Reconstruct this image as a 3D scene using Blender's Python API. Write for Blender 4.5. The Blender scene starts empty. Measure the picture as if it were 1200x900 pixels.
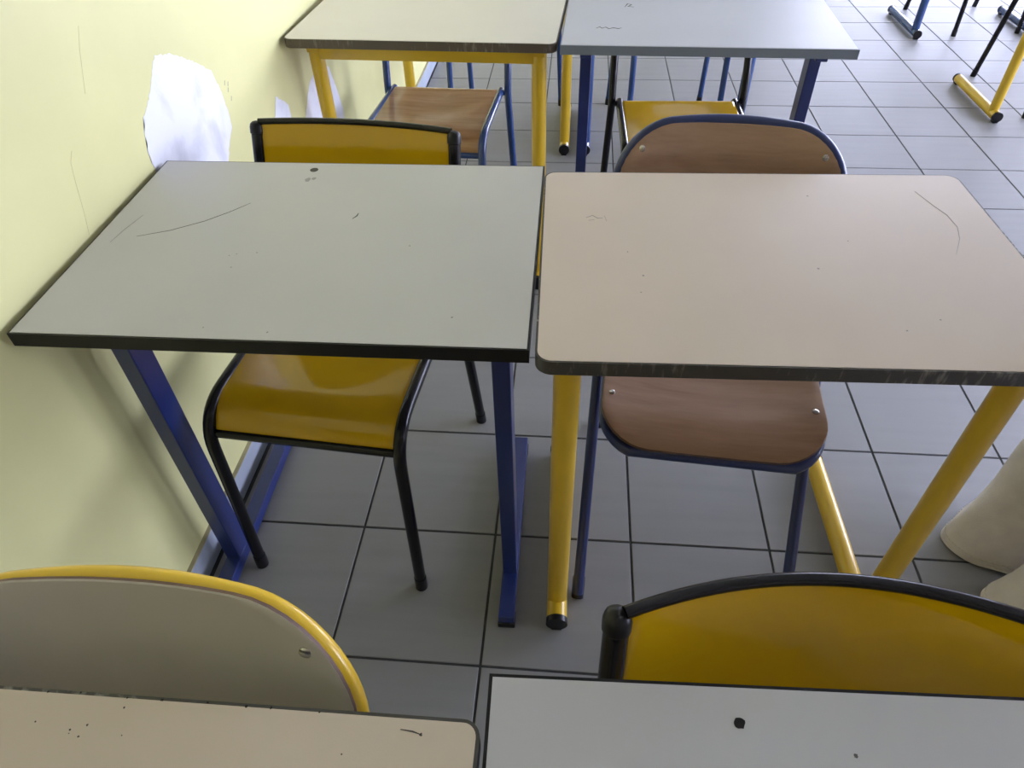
import bpy, bmesh, math, random
from mathutils import Vector, Matrix
random.seed(7)
R = math.radians
scene = bpy.context.scene
C = scene.collection

# ------------------------------------------------------------------ camera, sky, exposure
cam_d = bpy.data.cameras.new('camera')
cam_d.sensor_width = 36.0
cam_d.lens = 24.4646
cam_d.clip_start = 0.02
cam = bpy.data.objects.new('camera', cam_d)
C.objects.link(cam)
cr = Vector((0.9963638, 0.0823880, -0.0217125))
cu = Vector((-0.0415845, 0.6926684, 0.7200564))
cf = Vector((-0.0743635, 0.7165352, -0.6935758))
m = Matrix((cr, cu, -cf)).transposed().to_4x4()
m.translation = Vector((0.443577, -1.194861, 1.339914))
cam.matrix_world = m
scene.camera = cam

SKY = 17.0
world = bpy.data.worlds.new('overcast_sky')
scene.world = world
world.use_nodes = True
wn = world.node_tree.nodes
wbg = wn['Background']
wbg.inputs['Color'].default_value = (0.885, 0.93, 1.25, 1)
wbg.inputs['Strength'].default_value = SKY

vs = scene.view_settings
vs.view_transform = 'Standard'
vs.look = 'None'
vs.gamma = 1.0
vs.use_curve_mapping = False
vs.exposure = 0.12

# room extents
WX0, WX1, WY0, WY1, WZ = -0.318, 5.9, -3.0, 7.2, 2.85
# windows: (wall, start, end) along the wall, sill and head heights
SILL, HEAD = 0.25, 2.60
RWIN = [(-1.4, 0.4), (0.7, 2.5), (2.8, 4.6), (4.9, 6.7)]
FWIN = [(2.9, 4.1), (4.3, 5.6)]

def portal(loc, rot, sx, sy):
    l = bpy.data.lights.new('window_portal', 'AREA')
    l.shape = 'RECTANGLE'; l.size = sx; l.size_y = sy
    l.cycles.is_portal = True
    o = bpy.data.objects.new('window_portal', l)
    o.location = loc; o.rotation_euler = rot
    C.objects.link(o)
for a, b in RWIN:
    portal((WX1 + 0.02, (a + b) / 2, (SILL + HEAD) / 2), (0, R(90), 0), HEAD - SILL, b - a)
for a, b in FWIN:
    portal(((a + b) / 2, WY1 + 0.02, (SILL + HEAD) / 2), (R(-90), 0, 0), b - a, HEAD - SILL)

# ------------------------------------------------------------------ materials
MATS = {}
def _new(name):
    mt = bpy.data.materials.new(name); mt.use_nodes = True
    return mt, mt.node_tree.nodes, mt.node_tree.links, mt.node_tree.nodes['Principled BSDF']

def paint(name, col, rough=0.3, metal=0.0, var=0.0, vscale=12.0, bump=0.0, bscale=200.0, coat=0.0, spec=0.5):
    """solid finish with slight tone variation and fine relief"""
    mt, n, l, p = _new(name)
    p.inputs['Base Color'].default_value = (*col, 1)
    p.inputs['Roughness'].default_value = rough
    p.inputs['Metallic'].default_value = metal
    p.inputs['Coat Weight'].default_value = coat
    p.inputs['Coat Roughness'].default_value = 0.08
    p.inputs['Specular IOR Level'].default_value = spec
    tc = n.new('ShaderNodeTexCoord')
    if var > 0:
        nz = n.new('ShaderNodeTexNoise'); nz.inputs['Scale'].default_value = vscale; nz.inputs['Detail'].default_value = 5
        l.new(tc.outputs['Object'], nz.inputs['Vector'])
        rp = n.new('ShaderNodeValToRGB')
        rp.color_ramp.elements[0].position = 0.3; rp.color_ramp.elements[1].position = 0.7
        rp.color_ramp.elements[0].color = (*[c * (1 - var) for c in col], 1)
        rp.color_ramp.elements[1].color = (*[min(1, c * (1 + var)) for c in col], 1)
        l.new(nz.outputs['Fac'], rp.inputs['Fac']); l.new(rp.outputs['Color'], p.inputs['Base Color'])
    if bump > 0:
        nb = n.new('ShaderNodeTexNoise'); nb.inputs['Scale'].default_value = bscale; nb.inputs['Detail'].default_value = 3
        l.new(tc.outputs['Object'], nb.inputs['Vector'])
        b = n.new('ShaderNodeBump'); b.inputs['Strength'].default_value = bump; b.inputs['Distance'].default_value = 0.002
        l.new(nb.outputs['Fac'], b.inputs['Height']); l.new(b.outputs['Normal'], p.inputs['Normal'])
    MATS[name] = mt
    return mt

def wood(name, c0, c1, rough=0.25, scale=(3.0, 26.0, 26.0), coat=0.3):
    mt, n, l, p = _new(name)
    tc = n.new('ShaderNodeTexCoord'); mp = n.new('ShaderNodeMapping')
    mp.inputs['Scale'].default_value = scale; mp.inputs['Rotation'].default_value = (0, 0, R(22))
    l.new(tc.outputs['Object'], mp.inputs['Vector'])
    nz = n.new('ShaderNodeTexNoise'); nz.inputs['Scale'].default_value = 1.0; nz.inputs['Detail'].default_value = 4; nz.inputs['Distortion'].default_value = 0.6
    l.new(mp.outputs['Vector'], nz.inputs['Vector'])
    n2 = n.new('ShaderNodeTexNoise'); n2.inputs['Scale'].default_value = 7.0; n2.inputs['Detail'].default_value = 6
    l.new(mp.outputs['Vector'], n2.inputs['Vector'])
    mx = n.new('ShaderNodeMath'); mx.operation = 'MULTIPLY_ADD'; mx.inputs[1].default_value = 0.35
    l.new(n2.outputs['Fac'], mx.inputs[0]); l.new(nz.outputs['Fac'], mx.inputs[2])
    rp = n.new('ShaderNodeValToRGB')
    rp.color_ramp.elements[0].position = 0.42; rp.color_ramp.elements[1].position = 0.88
    rp.color_ramp.elements[0].color = (*c0, 1); rp.color_ramp.elements[1].color = (*c1, 1)
    l.new(mx.outputs[0], rp.inputs['Fac']); l.new(rp.outputs['Color'], p.inputs['Base Color'])
    p.inputs['Roughness'].default_value = rough
    p.inputs['Coat Weight'].default_value = coat; p.inputs['Coat Roughness'].default_value = 0.12
    MATS[name] = mt
    return mt

def tile_mat(name):
    """grey ceramic floor tile, faint brushed streaks, each tile a slightly different tone"""
    mt, n, l, p = _new(name)
    oi = n.new('ShaderNodeObjectInfo')
    geo = n.new('ShaderNodeNewGeometry'); mp = n.new('ShaderNodeMapping')
    mp.inputs['Scale'].default_value = (2.2, 26, 5)
    l.new(geo.outputs['Position'], mp.inputs['Vector'])
    nz = n.new('ShaderNodeTexNoise'); nz.inputs['Scale'].default_value = 1.3; nz.inputs['Detail'].default_value = 7
    l.new(mp.outputs['Vector'], nz.inputs['Vector'])
    n2 = n.new('ShaderNodeTexNoise'); n2.inputs['Scale'].default_value = 9; n2.inputs['Detail'].default_value = 8; n2.inputs['Roughness'].default_value = 0.7
    l.new(geo.outputs['Position'], n2.inputs['Vector'])
    a = n.new('ShaderNodeMath'); a.operation = 'MULTIPLY_ADD'; a.inputs[1].default_value = 0.5
    l.new(n2.outputs['Fac'], a.inputs[0]); l.new(nz.outputs['Fac'], a.inputs[2])
    b = n.new('ShaderNodeMath'); b.operation = 'MULTIPLY_ADD'; b.inputs[1].default_value = 0.22
    l.new(oi.outputs['Random'], b.inputs[0]); l.new(a.outputs[0], b.inputs[2])
    rp = n.new('ShaderNodeValToRGB')
    rp.color_ramp.elements[0].position = 0.45; rp.color_ramp.elements[1].position = 1.15 if False else 1.0
    rp.color_ramp.elements[0].color = (0.215, 0.216, 0.218, 1); rp.color_ramp.elements[1].color = (0.243, 0.244, 0.246, 1)
    l.new(b.outputs[0], rp.inputs['Fac']); l.new(rp.outputs['Color'], p.inputs['Base Color'])
    rr = n.new('ShaderNodeMapRange'); rr.inputs['To Min'].default_value = 0.52; rr.inputs['To Max'].default_value = 0.62
    l.new(n2.outputs['Fac'], rr.inputs['Value']); l.new(rr.outputs['Result'], p.inputs['Roughness'])
    MATS[name] = mt
    return mt

def wall_mat(name, col):
    """pale yellow paint with roller texture, scuffs and faint grubby drips"""
    mt, n, l, p = _new(name)
    geo = n.new('ShaderNodeNewGeometry')
    nz = n.new('ShaderNodeTexNoise'); nz.inputs['Scale'].default_value = 3.0; nz.inputs['Detail'].default_value = 5
    l.new(geo.outputs['Position'], nz.inputs['Vector'])
    rp = n.new('ShaderNodeValToRGB')
    rp.color_ramp.elements[0].position = 0.3; rp.color_ramp.elements[1].position = 0.7
    rp.color_ramp.elements[0].color = (*[c * 0.93 for c in col], 1); rp.color_ramp.elements[1].color = (*[c * 1.03 for c in col], 1)
    l.new(nz.outputs['Fac'], rp.inputs['Fac']); l.new(rp.outputs['Color'], p.inputs['Base Color'])
    nb = n.new('ShaderNodeTexNoise'); nb.inputs['Scale'].default_value = 9; nb.inputs['Detail'].default_value = 2
    l.new(geo.outputs['Position'], nb.inputs['Vector'])
    bp = n.new('ShaderNodeBump'); bp.inputs['Strength'].default_value = 0.12; bp.inputs['Distance'].default_value = 0.01
    l.new(nb.outputs['Fac'], bp.inputs['Height']); l.new(bp.outputs['Normal'], p.inputs['Normal'])
    p.inputs['Roughness'].default_value = 0.42
    MATS[name] = mt
    return mt

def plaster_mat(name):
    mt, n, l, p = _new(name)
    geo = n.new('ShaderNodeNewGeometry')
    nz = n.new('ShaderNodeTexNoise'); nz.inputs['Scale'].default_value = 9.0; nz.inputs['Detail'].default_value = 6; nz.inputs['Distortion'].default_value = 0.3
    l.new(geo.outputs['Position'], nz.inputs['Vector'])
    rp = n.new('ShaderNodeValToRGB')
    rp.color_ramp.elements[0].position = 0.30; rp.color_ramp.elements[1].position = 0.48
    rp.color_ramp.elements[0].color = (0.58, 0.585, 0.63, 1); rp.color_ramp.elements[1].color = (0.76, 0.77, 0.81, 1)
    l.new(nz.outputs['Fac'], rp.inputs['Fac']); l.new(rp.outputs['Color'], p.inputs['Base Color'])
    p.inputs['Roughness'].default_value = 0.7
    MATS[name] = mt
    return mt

def edge_mat(name, col, light):
    """worn plastic edging: dark band with pale nicks along its length"""
    mt, n, l, p = _new(name)
    tc = n.new('ShaderNodeTexCoord'); mp = n.new('ShaderNodeMapping'); mp.inputs['Scale'].default_value = (140, 140, 30)
    l.new(tc.outputs['Object'], mp.inputs['Vector'])
    nz = n.new('ShaderNodeTexNoise'); nz.inputs['Scale'].default_value = 1; nz.inputs['Detail'].default_value = 3
    l.new(mp.outputs['Vector'], nz.inputs['Vector'])
    n2 = n.new('ShaderNodeTexNoise'); n2.inputs['Scale'].default_value = 7; n2.inputs['Detail'].default_value = 3
    l.new(tc.outputs['Object'], n2.inputs['Vector'])
    mu = n.new('ShaderNodeMath'); mu.operation = 'MULTIPLY'
    l.new(nz.outputs['Fac'], mu.inputs[0]); l.new(n2.outputs['Fac'], mu.inputs[1])
    rp = n.new('ShaderNodeValToRGB')
    rp.color_ramp.elements[0].position = 0.30; rp.color_ramp.elements[1].position = 0.46
    rp.color_ramp.elements[0].color = (*col, 1); rp.color_ramp.elements[1].color = (*light, 1)
    l.new(mu.outputs[0], rp.inputs['Fac']); l.new(rp.outputs['Color'], p.inputs['Base Color'])
    p.inputs['Roughness'].default_value = 0.45
    MATS[name] = mt
    return mt

tile_mat('tile')
wall_mat('wall_yellow', (0.71, 0.69, 0.33))
wall_mat('wall_white', (0.74, 0.74, 0.74))
wall_mat('wall_dark', (0.33, 0.28, 0.21))  # unseen back wall, made dark to cut light from behind
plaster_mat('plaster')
paint('grout', (0.045, 0.046, 0.05), 0.9, var=0.25, vscale=30)
paint('ceiling_white', (0.80, 0.80, 0.78), 0.9, var=0.03)
paint('base_tile', (0.40, 0.45, 0.52), 0.3, var=0.12, vscale=9)
paint('base_dust', (0.40, 0.37, 0.24), 0.9, var=0.2, vscale=20)
paint('frame_white', (0.75, 0.75, 0.75), 0.35, var=0.02)
paint('lam_grey', (0.50, 0.495, 0.475), 0.40, var=0.03, vscale=4, bump=0.04, bscale=900)
paint('lam_bluegrey', (0.48, 0.495, 0.55), 0.40, var=0.03, vscale=4, bump=0.04, bscale=900)
paint('lam_beige', (0.62, 0.53, 0.45), 0.40, var=0.035, vscale=4, bump=0.04, bscale=900)
paint('lam_sand_shaded', (0.53, 0.45, 0.36), 0.40, var=0.035, vscale=4, bump=0.04, bscale=900)  # sand hue, darkened to put shade over the near desk into the colour
paint('lam_cool_shaded', (0.43, 0.43, 0.445), 0.40, var=0.03, vscale=4, bump=0.04, bscale=900)  # cooler grey with the near desk's shade mixed into its tone
paint('lam_cream', (0.68, 0.65, 0.57), 0.40, var=0.03, vscale=4, bump=0.04, bscale=900)
paint('edge_black', (0.009, 0.009, 0.010), 0.32, var=0.2, spec=0.25)
paint('edge_grey', (0.17, 0.20, 0.24), 0.4, var=0.05)
edge_mat('edge_worn', (0.045, 0.042, 0.038), (0.24, 0.225, 0.20))
edge_mat('edge_brown', (0.085, 0.068, 0.052), (0.27, 0.24, 0.20))
paint('underside', (0.45, 0.43, 0.38), 0.7, var=0.1)
paint('yellow_tube', (0.66, 0.43, 0.022), 0.28, var=0.06, vscale=9, coat=0.3)
paint('navy_tube', (0.012, 0.024, 0.10), 0.30, var=0.12, vscale=9, coat=0.1)
paint('blue_square', (0.013, 0.027, 0.135), 0.30, var=0.1, vscale=9, coat=0.3)
paint('blue_tube', (0.022, 0.062, 0.20), 0.24, var=0.12, vscale=9, coat=0.4)
paint('black_tube', (0.006, 0.006, 0.008), 0.22, var=0.2, spec=0.35)
paint('black_plastic', (0.010, 0.010, 0.012), 0.34, var=0.2, spec=0.3)
paint('yellow_panel', (0.56, 0.335, 0.003), 0.11, var=0.04, vscale=5, coat=0.0)
wood('wood_beech', (0.27, 0.157, 0.095), (0.39, 0.248, 0.165), 0.28)
wood('wood_honey', (0.36, 0.19, 0.09), (0.52, 0.31, 0.17), 0.22)
paint('ply_edge', (0.11, 0.060, 0.038), 0.5, var=0.3, vscale=60)
paint('lam_putty', (0.40, 0.37, 0.32), 0.35, var=0.03)
paint('rivet', (0.55, 0.53, 0.50), 0.25, metal=1.0, var=0.05)
paint('mark', (0.055, 0.05, 0.05), 0.8, var=0.2)
paint('faint_mark', (0.30, 0.285, 0.27), 0.7, var=0.2)
paint('cloth_cream', (0.72, 0.68, 0.655), 0.9, var=0.07, vscale=25, bump=0.5, bscale=700, spec=0.1)
paint('stitch', (0.66, 0.62, 0.54), 0.9, var=0.1, vscale=90)
paint('cloth_shirt', (0.42, 0.22, 0.20), 0.9, var=0.06, vscale=20, bump=0.4, bscale=600, spec=0.1)
paint('skin', (0.50, 0.29, 0.21), 0.5, var=0.05, vscale=14)
paint('hair', (0.035, 0.02, 0.012), 0.55, var=0.3, vscale=80)
paint('shoe', (0.62, 0.60, 0.57), 0.6, var=0.05)
paint('pavement', (0.35, 0.35, 0.34), 0.9, var=0.15, vscale=2)
gm, gn, gl, gp = _new('pane_glass')
tr = gn.new('ShaderNodeBsdfTransparent'); gs = gn.new('ShaderNodeBsdfGlossy'); gs.inputs['Roughness'].default_value = 0.02
mxs = gn.new('ShaderNodeMixShader')
mxs.inputs[0].default_value = 0.05
gl.new(tr.outputs[0], mxs.inputs[1]); gl.new(gs.outputs[0], mxs.inputs[2])
gl.new(mxs.outputs[0], gn['Material Output'].inputs['Surface'])
MATS['pane_glass'] = gm

# ------------------------------------------------------------------ geometry helpers
def obj(name, bm, mats, parent=None, smooth=True, loc=None):
    bmesh.ops.recalc_face_normals(bm, faces=bm.faces)
    me = bpy.data.meshes.new(name)
    bm.to_mesh(me); bm.free()
    for mname in ([mats] if isinstance(mats, str) else mats):
        me.materials.append(MATS[mname])
    if smooth:
        for p in me.polygons: p.use_smooth = True
        me.set_sharp_from_angle(angle=R(38))
    o = bpy.data.objects.new(name, me)
    C.objects.link(o)
    if parent is not None: o.parent = parent
    if loc: o.location = loc
    return o

def thing(name, label, cat, loc, rz=0.0, group=None):
    o = bpy.data.objects.new(name, None)
    C.objects.link(o)
    o.empty_display_size = 0.1
    o.location = loc; o.rotation_euler = (0, 0, R(rz))
    o['label'] = label; o['category'] = cat
    if group: o['group'] = group
    return o

def add_box(bm, x0, x1, y0, y1, z0, z1, bev=0.0):
    r = bmesh.ops.create_cube(bm, size=1.0)
    vsx = r['verts']
    for v in vsx:
        v.co = Vector(((x0 + x1) / 2 + v.co.x * (x1 - x0), (y0 + y1) / 2 + v.co.y * (y1 - y0), (z0 + z1) / 2 + v.co.z * (z1 - z0)))
    if bev > 0:
        es = list({e for v in vsx for e in v.link_edges})
        bmesh.ops.bevel(bm, geom=es, offset=bev, segments=2, profile=0.5, affect='EDGES')
    return bm

def box(x0, x1, y0, y1, z0, z1, bev=0.0):
    return add_box(bmesh.new(), x0, x1, y0, y1, z0, z1, bev)

def fillet(pts, rad, n=6):
    """round the inner corners of a polyline"""
    pts = [Vector(p) for p in pts]
    out = [pts[0]]
    rads = rad if isinstance(rad, (list, tuple)) else [rad] * (len(pts) - 2)
    for i in range(1, len(pts) - 1):
        a, b, c = pts[i - 1], pts[i], pts[i + 1]
        d1, d2 = (a - b).normalized(), (c - b).normalized()
        ang = d1.angle(d2)
        if ang > math.pi - 0.02 or rads[i - 1] <= 0:
            out.append(b); continue
        t = min(rads[i - 1] / math.tan(ang / 2), (a - b).length * 0.49, (c - b).length * 0.49)
        p, q = b + d1 * t, b + d2 * t
        for k in range(n + 1):
            s = k / n
            out.append(p * (1 - s) ** 2 + b * 2 * s * (1 - s) + q * s * s)
    out.append(pts[-1])
    return out

def add_tube(bm, pts, r, seg=14, cap=True, dome=0.0):
    pts = [Vector(p) for p in pts]
    rs = r if isinstance(r, (list, tuple)) else [r] * len(pts)
    t0 = (pts[1] - pts[0]).normalized()
    ref = Vector((0, 0, 1)) if abs(t0.z) < 0.9 else Vector((1, 0, 0))
    nrm = t0.cross(ref).normalized()
    rings = []
    prev = t0
    for i, p in enumerate(pts):
        if i == 0: t = t0
        elif i == len(pts) - 1: t = (pts[i] - pts[i - 1]).normalized()
        else: t = ((pts[i + 1] - pts[i]).normalized() + (pts[i] - pts[i - 1]).normalized()).normalized()
        ax = prev.cross(t)
        if ax.length > 1e-7:
            nrm = Matrix.Rotation(prev.angle(t), 3, ax.normalized()) @ nrm
        nrm = (nrm - t * nrm.dot(t)).normalized()
        bi = t.cross(nrm)
        rings.append([bm.verts.new(p + (nrm * math.cos(2 * math.pi * k / seg) + bi * math.sin(2 * math.pi * k / seg)) * rs[i]) for k in range(seg)])
        prev = t
    for a, b in zip(rings, rings[1:]):
        for k in range(seg):
            bm.faces.new((a[k], a[(k + 1) % seg], b[(k + 1) % seg], b[k]))
    if cap:
        bm.faces.new(rings[0][::-1]); bm.faces.new(rings[-1])
    return bm

def tube(pts, r, seg=14): return add_tube(bmesh.new(), pts, r, seg)

def round_rect(hx, hy, rads, n=7):
    """outline counter-clockwise from +x+y; rads for corners (++, -+, --, +-)"""
    out = []
    for (sx, sy, a0), r in zip(((1, 1, 0), (-1, 1, 90), (-1, -1, 180), (1, -1, 270)), rads):
        if r < 1e-5:
            out.append((sx * hx, sy * hy)); continue
        for k in range(n + 1):
            a = R(a0 + 90 * k / n)
            out.append((sx * (hx - r) + r * math.cos(a), sy * (hy - r) + r * math.sin(a)))
    return out

def densify(ol, step):
    out = []
    for a, b in zip(ol, ol[1:] + ol[:1]):
        d = math.hypot(b[0] - a[0], b[1] - a[1]); k = max(1, int(d / step))
        for i in range(k): out.append((a[0] + (b[0] - a[0]) * i / k, a[1] + (b[1] - a[1]) * i / k))
    return out

def shell(outline, fn, thick, step=0.02, rings=(0.0, 0.2, 0.4, 0.55, 0.7, 0.82, 0.92, 0.985, 1.0)):
    """curved sheet: fn(u, v) gives the point of the upper face; side faces take material 1"""
    ol = densify(outline, step)
    def nor(u, v):
        e = 0.002
        a = Vector(fn(u + e, v)) - Vector(fn(u - e, v)); b = Vector(fn(u, v + e)) - Vector(fn(u, v - e))
        return a.cross(b).normalized()
    bm = bmesh.new()
    top, bot = [], []
    for s in rings:
        tr_, br_ = [], []
        for (u, v) in (ol if s > 0 else [(0, 0)]):
            p = Vector(fn(u * s, v * s)); n_ = nor(u * s, v * s)
            drop = 0.0012 if s == 1.0 else 0.0
            tr_.append(bm.verts.new(p - n_ * drop)); br_.append(bm.verts.new(p - n_ * (thick - drop)))
        top.append(tr_); bot.append(br_)
    N = len(ol)
    for lay in (top, bot):
        for k in range(N): bm.faces.new((lay[0][0], lay[1][k], lay[1][(k + 1) % N]))
        for a, b in zip(lay[1:], lay[2:]):
            for k in range(N): bm.faces.new((a[k], b[k], b[(k + 1) % N], a[(k + 1) % N]))
    for k in range(N):
        f = bm.faces.new((top[-1][k], bot[-1][k], bot[-1][(k + 1) % N], top[-1][(k + 1) % N])); f.material_index = 1
    return bm

def slab(outline, z0, z1, bev=0.0012):
    bm = bmesh.new()
    a = [bm.verts.new((x, y, z0)) for x, y in outline]
    b = [bm.verts.new((x, y, z1)) for x, y in outline]
    n = len(outline)
    bm.faces.new(a[::-1]); bm.faces.new(b)
    for k in range(n): bm.faces.new((a[k], a[(k + 1) % n], b[(k + 1) % n], b[k]))
    return bm

def ring_band(ol_out, ol_in, z0, z1):
    bm = bmesh.new()
    n = len(ol_out)
    L = [[bm.verts.new((x, y, z)) for x, y in o] for o, z in ((ol_out, z0), (ol_out, z1), (ol_in, z1), (ol_in, z0))]
    for i in range(4):
        a, b = L[i], L[(i + 1) % 4]
        for k in range(n): bm.faces.new((a[k], a[(k + 1) % n], b[(k + 1) % n], b[k]))
    return bm

def ribbon(pts, w, z, h=0.0003):
    """thin pen line or scratch lying on a board"""
    bm = bmesh.new()
    pts = [Vector((p[0], p[1], z)) for p in pts]
    L = []
    for i, p in enumerate(pts):
        t = (pts[min(i + 1, len(pts) - 1)] - pts[max(i - 1, 0)]).normalized()
        s = Vector((-t.y, t.x, 0)) * w / 2
        if i in (0, len(pts) - 1): s = s * 0.35
        L.append([bm.verts.new(q) for q in (p - s, p + s, p + s + Vector((0, 0, h)), p - s + Vector((0, 0, h)))])
    for a, b in zip(L, L[1:]):
        for k in range(4): bm.faces.new((a[k], a[(k + 1) % 4], b[(k + 1) % 4], b[k]))
    bm.faces.new(L[0][::-1]); bm.faces.new(L[-1])
    return bm

def blob(x, y, r, z, h=0.0003, n=13, jag=0.35):
    ol = [(x + r * (1 + random.uniform(-jag, jag)) * math.cos(2 * math.pi * k / n), y + r * (1 + random.uniform(-jag, jag)) * math.sin(2 * math.pi * k / n)) for k in range(n)]
    return slab(ol, z, z + h)

# ------------------------------------------------------------------ the room
def struct(name, bm, mats, smooth=False):
    o = obj(name, bm, mats, None, smooth); o['kind'] = 'structure'
    return o

T = 0.3033          # tile pitch
G = 0.0052          # joint
floor = struct('floor', box(WX0 - 0.1, WX1 + 0.1, WY0 - 0.1, WY1 + 0.1, -0.12, -0.0022), 'grout')
h2 = (T - G) / 2
tb = box(-h2, h2, -h2, h2, -0.009, 0.0, 0.0012)
tile0 = None
NX, NY0, NY1 = 11, -4, 14
for j in range(NY0, NY1):
    for i in range(-1, NX):
        loc = (i * T + T / 2, j * T + T / 2, random.uniform(-0.0002, 0.0))
        if tile0 is None:
            tile0 = obj('tile', tb, 'tile', floor, False, loc)
        else:
            t_ = tile0.copy(); C.objects.link(t_); t_.location = loc; t_.parent = floor
rest = bmesh.new()
for j in range(-10, 24):
    for i in range(-1, 20):
        if NY0 <= j < NY1 and i < NX: continue
        x, y = i * T + T / 2, j * T + T / 2
        if x + h2 > WX1 or y + h2 > WY1 or y - h2 < WY0: continue
        add_box(rest, x - h2, x + h2, y - h2, y + h2, -0.008, -0.0001)
ro = obj('tile_field', rest, 'tile', floor, False); ro['kind'] = 'stuff'

struct('ceiling', box(WX0 - 0.1, WX1 + 0.1, WY0 - 0.1, WY1 + 0.1, WZ, WZ + 0.12), 'ceiling_white')
wall_l = struct('wall_left', box(WX0 - 0.15, WX0, WY0 - 0.1, WY1 + 0.1, -0.1, WZ), 'wall_yellow')
struct('wall_back', box(WX0, WX1, WY0 - 0.15, WY0, -0.1, WZ), 'wall_dark')

def wall_with_windows(name, along, fixed, t, lo, hi, wins):
    bm = bmesh.new()
    def b(a0, a1, z0, z1):
        if along == 'y': add_box(bm, fixed, fixed + t, a0, a1, z0, z1)
        else: add_box(bm, a0, a1, fixed, fixed + t, z0, z1)
    b(lo, hi, -0.1, SILL); b(lo, hi, HEAD, WZ)
    ed = [lo] + [v for w in wins for v in w] + [hi]
    for k in range(0, len(ed), 2): b(ed[k], ed[k + 1], SILL, HEAD)
    return struct(name, bm, 'wall_white')
wall_with_windows('wall_right', 'y', WX1, 0.22, WY0, WY1, RWIN)
wall_with_windows('wall_far', 'x', WY1, 0.22, WX0, WX1 + 0.22, FWIN)

wi = 0
for along, wins, fx in (('y', RWIN, WX1 + 0.10), ('x', FWIN, WY1 + 0.10)):
    for a, b in wins:
        wi += 1
        bm = bmesh.new()
        def fb(a0, a1, z0, z1, d0=0.0, d1=0.06, bm=bm):
            if along == 'y': add_box(bm, fx + d0, fx + d1, a0, a1, z0, z1, 0.004)
            else: add_box(bm, a0, a1, fx + d0, fx + d1, z0, z1, 0.004)
        mid = (a + b) / 2
        fb(a, b, SILL, SILL + 0.06); fb(a, b, HEAD - 0.06, HEAD)
        fb(a, a + 0.06, SILL + 0.06, HEAD - 0.06); fb(b - 0.06, b, SILL + 0.06, HEAD - 0.06)
        fb(mid - 0.04, mid + 0.04, SILL + 0.06, HEAD - 0.06)
        w = struct('window_%d' % wi, bm, 'frame_white')
        for p0, p1 in ((a + 0.055, mid - 0.035), (mid + 0.035, b - 0.055)):
            if along == 'y': pb = box(fx + 0.026, fx + 0.032, p0, p1, SILL + 0.055, HEAD - 0.055)
            else: pb = box(p0, p1, fx + 0.026, fx + 0.032, SILL + 0.055, HEAD - 0.055)
            obj('pane', pb, 'pane_glass', w, False)
struct('ground_outside', box(-30, 60, -40, 60, -1.2, -1.0), 'pavement')

# skirting along the left wall: tiles with a dusty top edge
bb = struct('baseboard_left', box(WX0, WX0 + 0.009, WY0, WY1, 0.0, 0.074, 0.0015), 'base_tile')
obj('dust_strip', box(WX0, WX0 + 0.0095, WY0, WY1, 0.0742, 0.0768), 'base_dust', bb, False)

# white filler patches on the wall: outlines in (y, z) of the wall plane
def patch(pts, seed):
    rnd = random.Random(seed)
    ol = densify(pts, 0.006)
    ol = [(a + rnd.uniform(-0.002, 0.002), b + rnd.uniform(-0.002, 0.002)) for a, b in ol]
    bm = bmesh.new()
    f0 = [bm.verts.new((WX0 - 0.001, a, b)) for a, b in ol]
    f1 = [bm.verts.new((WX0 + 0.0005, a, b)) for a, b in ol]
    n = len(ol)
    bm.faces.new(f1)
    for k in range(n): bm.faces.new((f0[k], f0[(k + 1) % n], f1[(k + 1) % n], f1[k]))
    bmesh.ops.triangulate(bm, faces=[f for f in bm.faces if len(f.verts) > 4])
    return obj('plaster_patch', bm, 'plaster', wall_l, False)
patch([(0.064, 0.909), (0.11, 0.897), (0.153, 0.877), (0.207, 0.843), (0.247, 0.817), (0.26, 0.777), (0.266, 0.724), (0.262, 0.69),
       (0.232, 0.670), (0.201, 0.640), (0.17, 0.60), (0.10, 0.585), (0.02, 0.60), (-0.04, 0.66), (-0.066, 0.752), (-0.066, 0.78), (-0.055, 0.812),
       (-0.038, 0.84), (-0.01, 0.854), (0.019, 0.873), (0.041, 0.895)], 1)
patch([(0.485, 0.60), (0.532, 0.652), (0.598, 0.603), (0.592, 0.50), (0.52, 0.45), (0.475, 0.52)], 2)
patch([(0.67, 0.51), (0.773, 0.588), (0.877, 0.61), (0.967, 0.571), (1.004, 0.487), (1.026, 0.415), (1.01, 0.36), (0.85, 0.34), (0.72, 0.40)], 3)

# hairline scuffs on the paint
def wall_line(pts, w, mat='faint_mark'):
    bm = bmesh.new()
    L = []
    for i, (a, b) in enumerate(pts):
        L.append([bm.verts.new((WX0 + d, a + s * w / 2, b)) for s, d in ((-1, -0.0003), (1, -0.0003), (1, 0.0004), (-1, 0.0004))])
    for a, b in zip(L, L[1:]):
        for k in range(4): bm.faces.new((a[k], a[(k + 1) % 4], b[(k + 1) % 4], b[k]))
    return obj('scuff', bm, mat, wall_l, False)
paint('scuff_tan', (0.655, 0.63, 0.33), 0.7, var=0.1)
wall_line([(-0.109, 1.011), (-0.128, 0.985), (-0.145, 0.955), (-0.16, 0.928)], 0.0011, 'scuff_tan')
wall_line([(-0.245, 0.875), (-0.258, 0.863), (-0.268, 0.835), (-0.281, 0.79), (-0.293, 0.758)], 0.0012, 'scuff_tan')
for a, b in ((0.287, 0.772), (0.293, 0.755), (0.30, 0.765), (0.296, 0.735)):
    wall_line([(a, b), (a + 0.006, b + 0.008)], 0.002)

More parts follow.
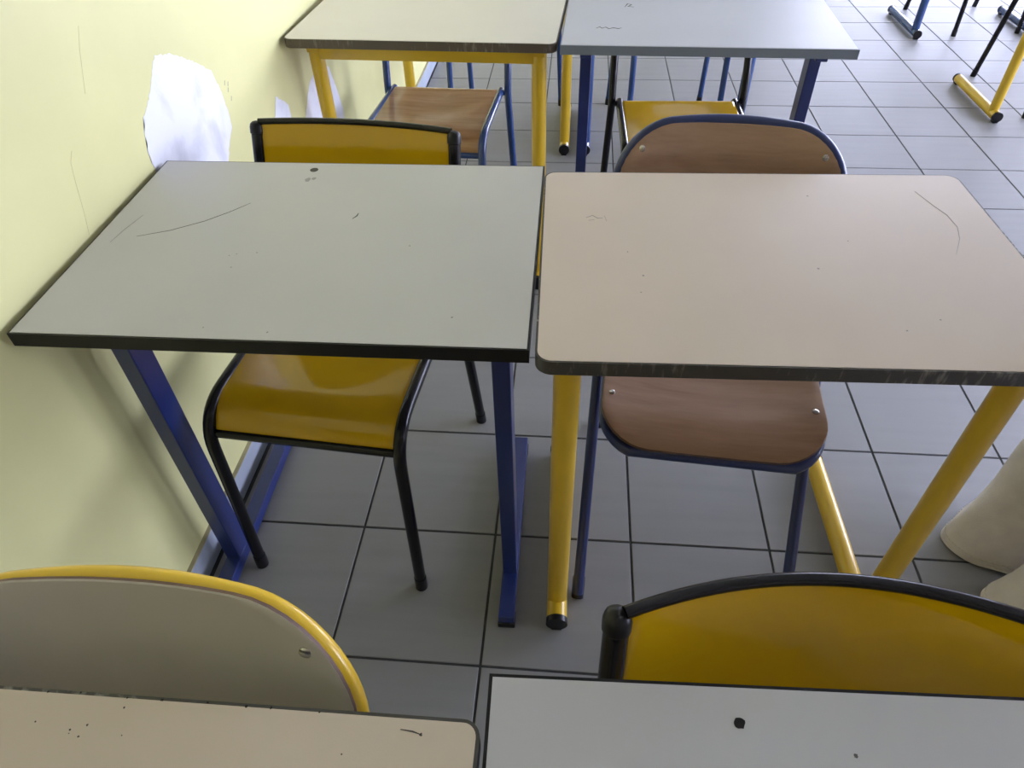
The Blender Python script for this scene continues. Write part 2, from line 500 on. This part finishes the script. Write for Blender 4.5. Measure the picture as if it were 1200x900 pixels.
# ------------------------------------------------------------------ desks
DH = 0.758
TH = 0.022
def tabletop(root, lam, edge, rad, w=0.70, d=0.50, band=0.003):
    ro_ = round_rect(w / 2, d / 2, [rad] * 4)
    ri_ = round_rect(w / 2 - band, d / 2 - band, [max(rad - band, 0.0)] * 4)
    if rad < 1e-5: pass
    top = obj('tabletop', slab(ri_, DH - TH + 0.001, DH), [lam], root, False)
    obj('edge_band', ring_band(ro_, ri_, DH - TH, DH - 0.0006), [edge], top, rad > 0)
    return top

def desk_round(label, loc, rz, colour, lam, edge, rad, group=None, half=0.30):
    root = thing('school_desk', label, 'desk', loc, rz, group)
    top = tabletop(root, lam, edge, rad)
    for s in (-1, 1):
        x = s * half
        obj('column', tube([(x, -0.165, 0.03), (x, -0.165, DH - TH - 0.004)], 0.020, 20), colour, root)
        ft = obj('foot', tube([(x, -0.213, 0.025), (x, 0.235, 0.025)], 0.0205, 20), colour, root)
        for y0, y1 in ((-0.213, -0.222), (0.235, 0.244)):
            bm = add_tube(bmesh.new(), [(x, y0 * 0.985, 0.025), (x, y1, 0.025)], 0.0217, 20)
            add_box(bm, x - 0.011, x + 0.011, min(y0, y1) - (0 if y0 < 0 else 0.02), max(y0, y1) + (0.02 if y0 < 0 else 0), 0.0, 0.012, 0.002)
            obj('end_cap', bm, 'black_plastic', ft)
        obj('support_arm', box(x - 0.015, x + 0.015, -0.19, 0.19, DH - TH - 0.03, DH - TH), colour, root, False)
    obj('crossbar', box(-half, half, -0.18, -0.15, DH - TH - 0.052, DH - TH - 0.003, 0.004), colour, root)
    return root, top

def desk_square(label, loc, rz, lam, edge, group=None, half=0.30, colour='blue_square'):
    root = thing('school_desk', label, 'desk', loc, rz, group)
    top = tabletop(root, lam, edge, 0.0)
    for s in (-1, 1):
        x = s * half
        obj('column', box(x - 0.0145, x + 0.0145, -0.140, -0.090, 0.035, DH - TH - 0.025, 0.002), colour, root, False)
        ft = obj('foot', box(x - 0.016, x + 0.016, -0.240, 0.243, 0.008, 0.038, 0.002), colour, root, False)
        for y in (-0.228, 0.228):
            obj('end_cap', box(x - 0.0175, x + 0.0175, y - 0.016, y + 0.016, 0.0, 0.016, 0.003), 'black_plastic', ft)
        arm = obj('support_arm', box(x - 0.0145, x + 0.0145, -0.19, 0.20, DH - TH - 0.028, DH - TH, 0.002), colour, root, False)
        br = obj('bracket', box(min(x, x - s * 0.055), max(x, x - s * 0.055), -0.16, -0.12, DH - TH - 0.006, DH - TH), colour, root, False)
        obj('bolt', tube([(x - s * 0.04, -0.14, DH - TH - 0.004), (x - s * 0.04, -0.14, DH - TH - 0.016)], 0.008, 8), 'black_plastic', br)
    return root, top

d_mid_grey, t_mid_grey = desk_square('grey desk with black edge and navy square legs against the patched yellow wall', (0.0455, -0.284, 0), 0.5, 'lam_grey', 'edge_black')
d_mid_beige, t_mid_beige = desk_round('beige desk with worn dark edge, round yellow legs and a curved scratch', (0.750, -0.294, 0), 1.3, 'yellow_tube', 'lam_beige', 'edge_worn', 0.022, half=0.306)
d_near_beige, t_near_beige = desk_round('beige desk pushed up to the putty chair with the yellow tube frame', (0.040, -1.235, 0), 0.3, 'yellow_tube', 'lam_sand_shaded', 'edge_worn', 0.014)
d_near_grey, t_near_grey = desk_square('grey desk with a dark chipped hole, next to the putty-backed chair', (0.748, -1.185, 0), 1.6, 'lam_cool_shaded', 'edge_black')
d_far_beige, t_far_beige = desk_round('cream desk with brown worn edge and yellow crossbar over the wooden seat', (0.052, 0.866, 0), -2.4, 'yellow_tube', 'lam_cream', 'edge_brown', 0.022)
d_far_grey, t_far_grey = desk_square('blue-grey desk with matching grey edge and scribbles, beside the cream desk', (0.757, 0.835, 0), -1.6, 'lam_bluegrey', 'edge_grey', half=0.288)
desk_round('yellow-legged desk behind the cream desk, close to the wall', (0.088, 1.80, 0), 0, 'yellow_tube', 'lam_beige', 'edge_worn', 0.022, half=0.315)
desk_round('round blue-legged desk behind the blue-grey scribbled desk', (0.795, 1.80, 0), 0, 'blue_tube', 'lam_bluegrey', 'edge_grey', 0.022, half=0.305)
desk_round('yellow-legged desk standing across the aisle', (2.580, 2.18, 0), 0, 'yellow_tube', 'lam_beige', 'edge_worn', 0.022)
desk_round('blue-legged desk standing across the aisle behind the yellow-legged one', (2.607, 3.265, 0), 0, 'blue_tube', 'lam_bluegrey', 'edge_grey', 0.022, half=0.312)

# pen marks, scratches, holes: given in room x, y
def on(root, pts):
    c, s_ = math.cos(-root.rotation_euler.z), math.sin(-root.rotation_euler.z)
    return [((x - root.location.x) * c - (y - root.location.y) * s_, (x - root.location.x) * s_ + (y - root.location.y) * c) for x, y in pts]
def scratch(root, top, pts, w, mat='mark'):
    obj('scratch', ribbon(on(root, pts), w, DH), mat, top, False)
def spot(root, top, x, y, r, mat='mark', name='speck', jag=0.35):
    (u, v), = on(root, [(x, y)])
    return obj(name, blob(u, v, r, DH, jag=jag), mat, top, False)
scratch(d_mid_grey, t_mid_grey, [(-0.239, -0.294), (-0.192, -0.274), (-0.148, -0.244), (-0.117, -0.213), (-0.093, -0.184)], 0.0010)
scratch(d_mid_grey, t_mid_grey, [(-0.273, -0.313), (-0.269, -0.278), (-0.259, -0.23)], 0.0011, 'faint_mark')
hl = spot(d_mid_grey, t_mid_grey, -0.019, -0.063, 0.0075, 'black_plastic', 'screw_hole', 0.0)
scratch(d_mid_grey, t_mid_grey, [(0.092, -0.226), (0.097, -0.217), (0.098, -0.208)], 0.0025)
for x, y, r in ((-0.02, -0.10, 0.006), (-0.01, -0.095, 0.004)): spot(d_mid_grey, t_mid_grey, x, y, r, 'faint_mark')
for x, y in ((-0.04, -0.51), (0.05, -0.515), (-0.07, -0.34), (-0.06, -0.335), (-0.03, -0.33), (-0.055, -0.37), (0.29, -0.47), (0.20, -0.30)):
    spot(d_mid_grey, t_mid_grey, x, y, random.uniform(0.0010, 0.0020), 'faint_mark')
scratch(d_mid_beige, t_mid_beige, [(1.007, -0.097), (1.022, -0.146), (1.032, -0.171), (1.035, -0.207), (1.026, -0.241), (1.006, -0.283)], 0.0009, 'faint_mark')
for a in ([(0.468, -0.205), (0.478, -0.198), (0.486, -0.206), (0.494, -0.205)], [(0.472, -0.213), (0.481, -0.211)], [(0.497, -0.198), (0.500, -0.214)]):
    scratch(d_mid_beige, t_mid_beige, a, 0.0013, 'faint_mark')
for x, y in ((0.83, -0.12), (0.80, -0.33), (0.93, -0.44), (0.88, -0.465), (0.55, -0.36), (0.545, -0.40), (0.53, -0.30), (0.86, -0.255)):
    spot(d_mid_beige, t_mid_beige, x, y, random.uniform(0.0010, 0.0018), 'faint_mark')
scratch(d_near_beige, t_near_beige, [(0.325, -0.995), (0.335, -0.996), (0.343, -0.998)], 0.0012)
spot(d_near_beige, t_near_beige, 0.342, -0.998, 0.0012)
for k in range(8):
    spot(d_near_beige, t_near_beige, random.uniform(-0.02, 0.30), random.uniform(-1.02, -0.99), random.uniform(0.0004, 0.0009))
for k in range(9):
    spot(d_near_beige, t_near_beige, -0.02 + k * 0.035 + random.uniform(-0.01, 0.01), -0.987 + random.uniform(-0.0006, 0.001), random.uniform(0.0007, 0.0013), 'edge_black')
spot(d_near_grey, t_near_grey, 0.594, -0.970, 0.0045, 'edge_black', 'chip', 0.25)
spot(d_near_grey, t_near_grey, 0.679, -0.988, 0.0016)
for a in ([(0.488, 0.722), (0.497, 0.733), (0.503, 0.722), (0.512, 0.731), (0.52, 0.718), (0.531, 0.726), (0.545, 0.719), (0.552, 0.726)],
          [(0.566, 0.90), (0.575, 0.93), (0.585, 0.92), (0.575, 0.905), (0.59, 0.90)]):
    scratch(d_far_grey, t_far_grey, a, 0.0035, 'mark')

# ------------------------------------------------------------------ chairs
def square_chair(label, loc, rz, tubem, panelm, edge='ply_edge', group=None, bow=0.044):
    """two bent side tubes, waterfall seat, posts with plastic caps and a bowed back panel"""
    root = thing('school_chair', label, 'chair', loc, rz, group)
    SZ = 0.450
    r = 0.0118
    for s in (-1, 1):
        side = fillet([(s * 0.181, -0.249, 0.012), (s * 0.180, -0.226, SZ), (s * 0.180, 0.165, SZ - 0.008)], [0.088], 10)
        obj('leg', tube(side, r), tubem, root)
        post = fillet([(s * 0.214, 0.243, 0.012), (s * 0.204, 0.160, 0.435), (s * 0.204, 0.178, 0.52), (s * 0.199, 0.260, 0.767)], [0.12, 0.25], 7)
        obj('back_post', tube(post, r), tubem, root)
        for p, q in ((side[0], side[1]), (post[0], post[1])):
            d = (Vector(q) - Vector(p)).normalized()
            obj('foot_cap', tube([Vector(p) - d * 0.012, Vector(p) + d * 0.022], r + 0.0013), 'black_plastic', root)
        d = (Vector(post[-1]) - Vector(post[-2])).normalized()
        e = Vector(post[-1])
        obj('post_cap', tube([e - d * 0.014, e - d * 0.0125, e - d * 0.001, e + d * 0.005, e + d * 0.0088, e + d * 0.0105],
                             [0.0120, 0.0134, 0.0134, 0.0118, 0.0075, 0.002]), 'black_plastic', root)
    obj('front_rail', tube([(-0.180, -0.218, 0.398), (0.180, -0.218, 0.398)], 0.0088, 10), tubem, root)
    obj('rear_rail', tube([(-0.20, 0.160, SZ - 0.012), (0.20, 0.160, SZ - 0.012)], 0.0088, 10), tubem, root)
    def seat(u, v):
        # u across, v along: v < -0.13 rolls over the front
        y = v - 0.035; z = SZ + 0.004
        k = -0.117
        if v < k:
            t = (k - v); Rr = 0.068
            a = min(t / Rr, 1.22)
            y = k - 0.035 - Rr * math.sin(a) - max(0, t - 1.22 * Rr) * math.cos(1.22); z -= Rr * (1 - math.cos(a)) + max(0, t - 1.22 * Rr) * math.sin(1.22)
        dish = 0.008 * max(0, 1 - (u / 0.14) ** 2) ** 1.5 * max(0, 1 - ((v - 0.03) / 0.14) ** 2) ** 1.5
        return (u, y, z - dish)
    obj('seat', shell(round_rect(0.1725, 0.193, [0.006] * 4, 3), lambda u, v: seat(u, v - 0.012), 0.009, 0.018,
                      (0.0, 0.15, 0.3, 0.42, 0.52, 0.6, 0.68, 0.75, 0.82, 0.88, 0.94, 0.985, 1.0)), [panelm, edge], root)
    def back(u, v):
        t = v / 0.08
        z = 0.709 + v
        y = 0.237 + (v) * 0.333 + bow * (1 - (u / 0.19) ** 2)
        return (u, y, z)
    bk = obj('backrest', shell(round_rect(0.1885, 0.064, [0.004] * 4, 3), back, 0.009, 0.014), [panelm, edge], root)
    top = [Vector(back(-0.1935 + 0.387 * k / 24, 0.067)) + Vector((0, 0.0025, 0)) for k in range(25)]
    obj('top_trim', tube(top, 0.0062, 10), tubem if tubem != 'blue_tube' else 'blue_tube', bk)
    return root

def shell_chair(label, loc, rz, tubem, panelm, edge, group=None, r=0.0112, front=0.0125, pt=0.011, lift=0.0):
    """looped back tube running down to the front feet, seat loop running back to the rear feet, rounded shells"""
    root = thing('school_chair', label, 'chair', loc, rz, group)
    def by(z, u=0.0):
        # leaning back line of the loop, bowed rearwards in the middle
        lean = 0.205 + (z - 0.60) * 0.36
        return lean + 0.030 * max(0, 1 - (u / 0.215) ** 2)
    half = 0.206
    loop2d = []
    rad = 0.105; zt = 0.784
    for k in range(13):
        a = R(180 - 90 * k / 12); loop2d.append((-half + rad + rad * math.cos(a), zt - rad + rad * math.sin(a)))
    for k in range(1, 10): loop2d.append((-(half - rad) + 2 * (half - rad) * k / 10, zt + 0.004 * math.sin(math.pi * k / 10)))
    for k in range(13):
        a = R(90 - 90 * k / 12); loop2d.append((half - rad + rad * math.cos(a), zt - rad + rad * math.sin(a)))
    loop3 = [Vector((x, by(z, x), z)) for x, z in loop2d]
    left = fillet([(-0.206, -0.262, 0.014), (-0.208, 0.170, 0.575), (-half, by(0.64, half), 0.64), tuple(loop3[0])], [0.3, 0.2], 6)
    right = [Vector((-p.x, p.y, p.z)) for p in left][::-1]
    obj('back_frame', tube(left[:-1] + loop3 + right[1:], r), tubem, root)
    SZ = 0.438
    sh = 0.180
    rear = lambda s: [(s * 0.198, 0.235, 0.014), (s * sh, 0.135, SZ - 0.02)]
    fr_ = []
    for k in range(8):
        a = R(180 + 90 * k / 10); fr_.append((-sh + 0.088 + 0.088 * math.cos(a) - 0.007, -0.119 + 0.088 * math.sin(a), SZ - 0.020 - 0.012 * math.sin(-a)))
    arc = fr_ + [(-x, y, z) for x, y, z in fr_[::-1]]
    path = fillet([(-0.198, 0.235, 0.014), (-sh - 0.007, 0.115, SZ - 0.018), arc[0]], [0.09], 7)[:-1] + [Vector(p) for p in arc] + \
        fillet([arc[-1], (sh + 0.007, 0.115, SZ - 0.018), (0.198, 0.235, 0.014)], [0.09], 7)[1:]
    obj('seat_frame', tube(path, r), tubem, root)
    for s in (-1, 1):
        obj('pivot_bolt', tube([(s * 0.178, 0.062, SZ - 0.020), (s * 0.214, 0.062, SZ - 0.006)], 0.006, 8), tubem, root)
        for p, q in (((s * 0.206, -0.262, 0.0), (s * 0.2061, -0.235, 0.035)), ((s * 0.198, 0.235, 0.0), (s * 0.1965, 0.2275, 0.035))):
            obj('foot_cap', tube([p, q], r + 0.0016), 'black_plastic', root)
    def seat(u, v):
        z = SZ
        z += 0.012 * (u / 0.19) ** 4 - 0.010 * max(0, 1 - (u / 0.15) ** 2) ** 1.5 * max(0, 1 - ((v - 0.03) / 0.15) ** 2) ** 1.5
        if v < -0.10: z -= 1.3 * (v + 0.10) ** 2
        if v > 0.12: z += 1.2 * (v - 0.12) ** 2
        return (u, v - 0.012, z)
    st = obj('seat', shell(round_rect(0.193, 0.195, [0.05, 0.05, 0.085, 0.085], 8), seat, 0.010, 0.018), [panelm, edge], root)
    for u, v in ((-0.178, -0.085), (0.178, -0.085), (-0.178, 0.10), (0.178, 0.10)):
        p = Vector(seat(u, v))
        obj('rivet', tube([p - Vector((0, 0, 0.002)), p + Vector((0, 0, 0.0008)), p + Vector((0, 0, 0.0018))], [0.0062, 0.0062, 0.004], 10), 'rivet', st)
    ph, pv = 0.2065, 0.088
    zc = 0.793 + lift - pv
    def back(u, v):
        z = zc + v
        return (u, by(z, u) - front, z)
    bk = obj('backrest', shell(round_rect(ph, pv, [0.1055, 0.1055, 0.05, 0.05], 10), back, pt, 0.014), [panelm, edge], root)
    for u, v in ((-0.165, 0.046), (0.165, 0.046)):
        p = Vector(back(u, v)); n_ = Vector((0, -1, 0.33)).normalized()
        obj('rivet', tube([p - n_ * 0.002, p + n_ * 0.0008, p + n_ * 0.0018], [0.0062, 0.0062, 0.004], 10), 'rivet', bk)
    return root

square_chair('yellow chair with black frame tucked under the grey black-edged desk by the wall', (-0.002, -0.180, 0), -4.6, 'black_tube', 'yellow_panel', bow=0.018)
shell_chair('brown plywood chair with navy tube frame and rivets under the beige desk', (0.716, -0.200, 0), -4.5, 'navy_tube', 'wood_beech', 'ply_edge', lift=-0.005)
shell_chair('putty-coloured chair with looped yellow tube frame and brown plywood edge', (0.064, -1.196, 0), 0, 'yellow_tube', 'lam_putty', 'ply_edge', r=0.0088, front=0.0145, pt=0.006, lift=0.004)
square_chair('yellow chair with bowed black top rail, tucked under the grey desk with the chipped hole', (0.698, -1.152, 0), 0, 'black_tube', 'yellow_panel')
square_chair('honey-coloured wooden chair with blue frame tucked under the cream desk', (0.006, 0.970, 0), -3.0, 'blue_tube', 'wood_honey')
square_chair('yellow-seated chair with black frame tucked under the blue-grey scribbled desk', (0.765, 0.885, 0), 1.0, 'black_tube', 'yellow_panel')
square_chair('blue-framed chair under the yellow-legged desk behind the cream desk', (0.135, 1.88, 0), -6, 'blue_tube', 'wood_honey')
square_chair('blue-framed chair under the round blue-legged desk in the rear row', (0.825, 1.89, 0), 4, 'blue_tube', 'wood_honey')
square_chair('black-framed chair at the yellow-legged desk across the aisle', (2.610, 2.27, 0), 0, 'black_tube', 'yellow_panel')
square_chair('black-framed chair at the blue-legged desk across the aisle', (2.655, 3.38, 0), 8.5, 'black_tube', 'yellow_panel')

# ------------------------------------------------------------------ person standing beside the beige desk
def person():
    # local frame: facing -y, turned to face +x in the room
    px, py = 1.425, -0.345
    V, E, RAD = [], [], []
    def v(x, y, z, r, link=None):
        V.append((x, y, z)); RAD.append(r if isinstance(r, tuple) else (r, r))
        if link is not None: E.append((link, len(V) - 1))
        return len(V) - 1
    pel = v(0, 0.0, 0.93, (0.125, 0.095))
    wst = v(0, -0.005, 1.06, (0.115, 0.085), pel)
    chs = v(0, 0.0, 1.25, (0.135, 0.095), wst)
    ucs = v(0, 0.01, 1.37, (0.10, 0.075), chs)
    nck = v(0, 0.005, 1.45, 0.050, ucs)
    nk2 = v(0, -0.008, 1.50, 0.048, nck)
    jaw = v(0, -0.025, 1.555, (0.060, 0.068), nk2)
    mid = v(0, -0.015, 1.615, (0.073, 0.090), jaw)
    crn = v(0, -0.005, 1.68, (0.066, 0.078), mid)
    for s in (-1, 1):
        sh = v(s * 0.165, 0.01, 1.355, 0.052, ucs)
        el = v(s * 0.225, 0.03, 1.09, 0.038, sh)
        wr = v(s * 0.235, -0.045, 0.86, 0.026, el)
        pm = v(s * 0.232, -0.068, 0.80, (0.016, 0.036), wr)
        for k, (dy, ln) in enumerate(((-0.030, 0.068), (-0.011, 0.078), (0.009, 0.074), (0.027, 0.058))):
            a = v(s * 0.230, -0.074 + dy, 0.765, 0.0092, pm)
            b = v(s * 0.224, -0.080 + dy * 1.05, 0.765 - ln * 0.55, 0.0085, a)
            v(s * 0.210, -0.080 + dy * 1.05, 0.765 - ln, 0.0075, b)
        t1 = v(s * 0.222, -0.105, 0.815, 0.0105, pm)
        v(s * 0.208, -0.122, 0.775, 0.0085, t1)
        hp = v(s * 0.095, 0.0, 0.86, 0.085, pel)
        kn = v(s * 0.105, -0.01, 0.48, 0.055, hp)
        an = v(s * 0.108, 0.025, 0.09, 0.034, kn)
        v(s * 0.093, -0.10, 0.035, (0.032, 0.022), an)
    me = bpy.data.meshes.new('person')
    me.from_pydata(V, E, [])
    o = bpy.data.objects.new('person', me)
    C.objects.link(o)
    me.materials.append(MATS['skin'])
    md = o.modifiers.new('skin', 'SKIN'); md.use_smooth_shade = True
    for i, sv in enumerate(me.skin_vertices[0].data):
        sv.radius = RAD[i]; sv.use_root = (i == 0)
    sb = o.modifiers.new('sub', 'SUBSURF'); sb.levels = 2; sb.render_levels = 2
    o.location = (px, py, 0); o.rotation_euler = (0, 0, R(90))
    o['label'] = 'person in wide cream trousers standing beside the beige desk'
    o['category'] = 'person'

    def loft(rings, n=48, cap=False):
        bm = bmesh.new(); L = []
        for fn in rings: L.append([bm.verts.new(fn(2 * math.pi * k / n)) for k in range(n)])
        for a, b in zip(L, L[1:]):
            for k in range(n): bm.faces.new((a[k], a[(k + 1) % n], b[(k + 1) % n], b[k]))
        if cap: bm.faces.new(L[0][::-1]); bm.faces.new(L[-1])
        return bm
    def add_loft(bm, rings, n=48):
        L = []
        for fn in rings: L.append([bm.verts.new(fn(2 * math.pi * k / n)) for k in range(n)])
        for a, b in zip(L, L[1:]):
            for k in range(n): bm.faces.new((a[k], a[(k + 1) % n], b[(k + 1) % n], b[k]))
    def leg_ring(s, z, rx, ry, cy, amp, ph):
        def f(a):
            fold = amp * (math.sin(4 * a + ph) + 0.6 * math.sin(7 * a - 1.7 * ph))
            return (s * 0.093 + (rx + fold) * math.cos(a), cy + (ry + fold) * math.sin(a), z + (0.006 * math.sin(2 * a + ph) + 0.006 if z < 0.05 else 0))
        return f
    bm = bmesh.new()
    hems = []
    for s in (-1, 1):
        spec = [(0.006, 0.086, 0.128, 0.0, 0.004), (0.03, 0.086, 0.126, 0.0, 0.004), (0.08, 0.082, 0.116, -0.003, 0.005), (0.16, 0.078, 0.104, -0.008, 0.006), (0.28, 0.076, 0.096, -0.010, 0.006),
                (0.45, 0.079, 0.094, -0.006, 0.004), (0.62, 0.088, 0.100, 0.0, 0.003), (0.78, 0.102, 0.112, 0.004, 0.002), (0.90, 0.092, 0.112, 0.006, 0.001)]
        add_loft(bm, [leg_ring(s, z, rx, ry, cy, am, 2.2 * z * 4 + s) for z, rx, ry, cy, am in spec])
        # inner face of the cloth at the hem
        add_loft(bm, [leg_ring(s, z, rx - 0.004, ry - 0.004, cy, am, 2.2 * z * 4 + s) for z, rx, ry, cy, am in spec[:3]])
    def hip(z, rx, ry, cy): return lambda a: (rx * math.cos(a), cy + ry * math.sin(a), z)
    add_loft(bm, [hip(0.80, 0.185, 0.105, 0.005), hip(0.86, 0.196, 0.116, 0.006), hip(0.93, 0.188, 0.118, 0.005), hip(1.0, 0.165, 0.108, 0.0), hip(1.05, 0.150, 0.100, -0.004)])
    tr_ = obj('trousers', bm, 'cloth_cream', o)
    for s in (-1, 1):
        def ringpts(z, grow):
            f = leg_ring(s, z, 0.086 + grow, 0.127 + grow, 0.0, 0.004, 2.2 * 0.03 * 4 + s)
            return [Vector(f(2 * math.pi * k / 72)) for k in range(73)]
        obj('hem', add_tube(bmesh.new(), [p for p in ringpts(0.004, -0.001)], 0.0035, 6, False), 'cloth_cream', tr_)
        st = bmesh.new()
        pr = ringpts(0.022, 0.0005)
        for k in range(0, 72):
            a, b = pr[k], pr[k + 1]
            add_tube(st, [a.lerp(b, 0.15), a.lerp(b, 0.8)], 0.0011, 5)
        obj('stitching', st, 'stitch', tr_)
        sh = bmesh.new()
        add_loft(sh, [(lambda a, z=z, rx=rx, y0=y0, ry=ry: (s * 0.093 + rx * math.cos(a), y0 + ry * math.sin(a), z)) for z, rx, y0, ry in
                      ((0.0, 0.040, -0.045, 0.118), (0.02, 0.046, -0.045, 0.125), (0.045, 0.045, -0.042, 0.120), (0.065, 0.040, -0.020, 0.092), (0.085, 0.034, 0.012, 0.055))], 28)
        bmesh.ops.holes_fill(sh, edges=[e for e in sh.edges if e.is_boundary])
        obj('shoe', sh, 'shoe', o)
    # shirt
    sb_ = bmesh.new()
    def tor(z, rx, ry, cy): return lambda a: (rx * math.copysign(abs(math.cos(a)) ** 0.85, math.cos(a)), cy + ry * math.sin(a), z)
    add_loft(sb_, [tor(0.93, 0.196, 0.130, 0.004), tor(1.0, 0.180, 0.122, 0.0), tor(1.08, 0.165, 0.112, -0.003), tor(1.22, 0.180, 0.122, -0.004), tor(1.32, 0.185, 0.112, 0.004),
                   tor(1.38, 0.165, 0.092, 0.010), tor(1.42, 0.115, 0.076, 0.010), tor(1.45, 0.068, 0.064, 0.006)])
    sho = obj('shirt', sb_, 'cloth_shirt', o)
    for s in (-1, 1):
        pts = fillet([(s * 0.125, 0.01, 1.375), (s * 0.178, 0.012, 1.345), (s * 0.227, 0.03, 1.09), (s * 0.236, -0.036, 0.885)], [0.05, 0.12], 6)
        n = len(pts)
        obj('sleeve', add_tube(bmesh.new(), pts, [0.062 - 0.022 * k / (n - 1) for k in range(n)], 20, False), 'cloth_shirt', sho)
    # face and hair
    for s in (-1, 1):
        e = bmesh.new(); bmesh.ops.create_uvsphere(e, u_segments=12, v_segments=8, radius=0.011)
        obj('eye', e, 'frame_white', o, loc=(s * 0.031, -0.094, 1.612))
        e = bmesh.new(); bmesh.ops.create_uvsphere(e, u_segments=12, v_segments=8, radius=0.0055)
        obj('iris', e, 'hair', o, loc=(s * 0.031, -0.1015, 1.612))
        e = bmesh.new(); bmesh.ops.create_uvsphere(e, u_segments=14, v_segments=10, radius=0.03)
        for q in e.verts: q.co.x *= 0.3; q.co.y *= 0.65
        obj('ear', e, 'skin', o, loc=(s * 0.076, -0.005, 1.605))
    obj('nose', add_tube(bmesh.new(), [(0, -0.098, 1.622), (0, -0.112, 1.598), (0, -0.119, 1.582), (0, -0.102, 1.574)], [0.006, 0.009, 0.012, 0.008], 10), 'skin', o)
    paint('lip', (0.42, 0.17, 0.14), 0.45, var=0.05)
    obj('mouth', add_tube(bmesh.new(), [(-0.024, -0.084, 1.548), (-0.010, -0.093, 1.550), (0.010, -0.093, 1.550), (0.024, -0.084, 1.548)], [0.002, 0.006, 0.006, 0.002], 8), 'lip', o)
    hb = bmesh.new()
    bmesh.ops.create_uvsphere(hb, u_segments=32, v_segments=20, radius=1.0)
    for q in hb.verts:
        x, y, z = q.co
        rr = 1 + 0.03 * math.sin(14 * math.atan2(y, x)) * (1 - abs(z))
        q.co = Vector((0.089 * x * rr, 0.008 + 0.102 * y * rr, 1.648 + 0.088 * z))
        if y > -0.15 and z < 0: q.co.z -= 0.10 * (-z) * (0.3 + max(0, y))
    bmesh.ops.delete(hb, geom=[q for q in hb.verts if q.co.y < -0.062 and q.co.z < 1.665], context='VERTS')
    obj('hair', hb, 'hair', o)
person()
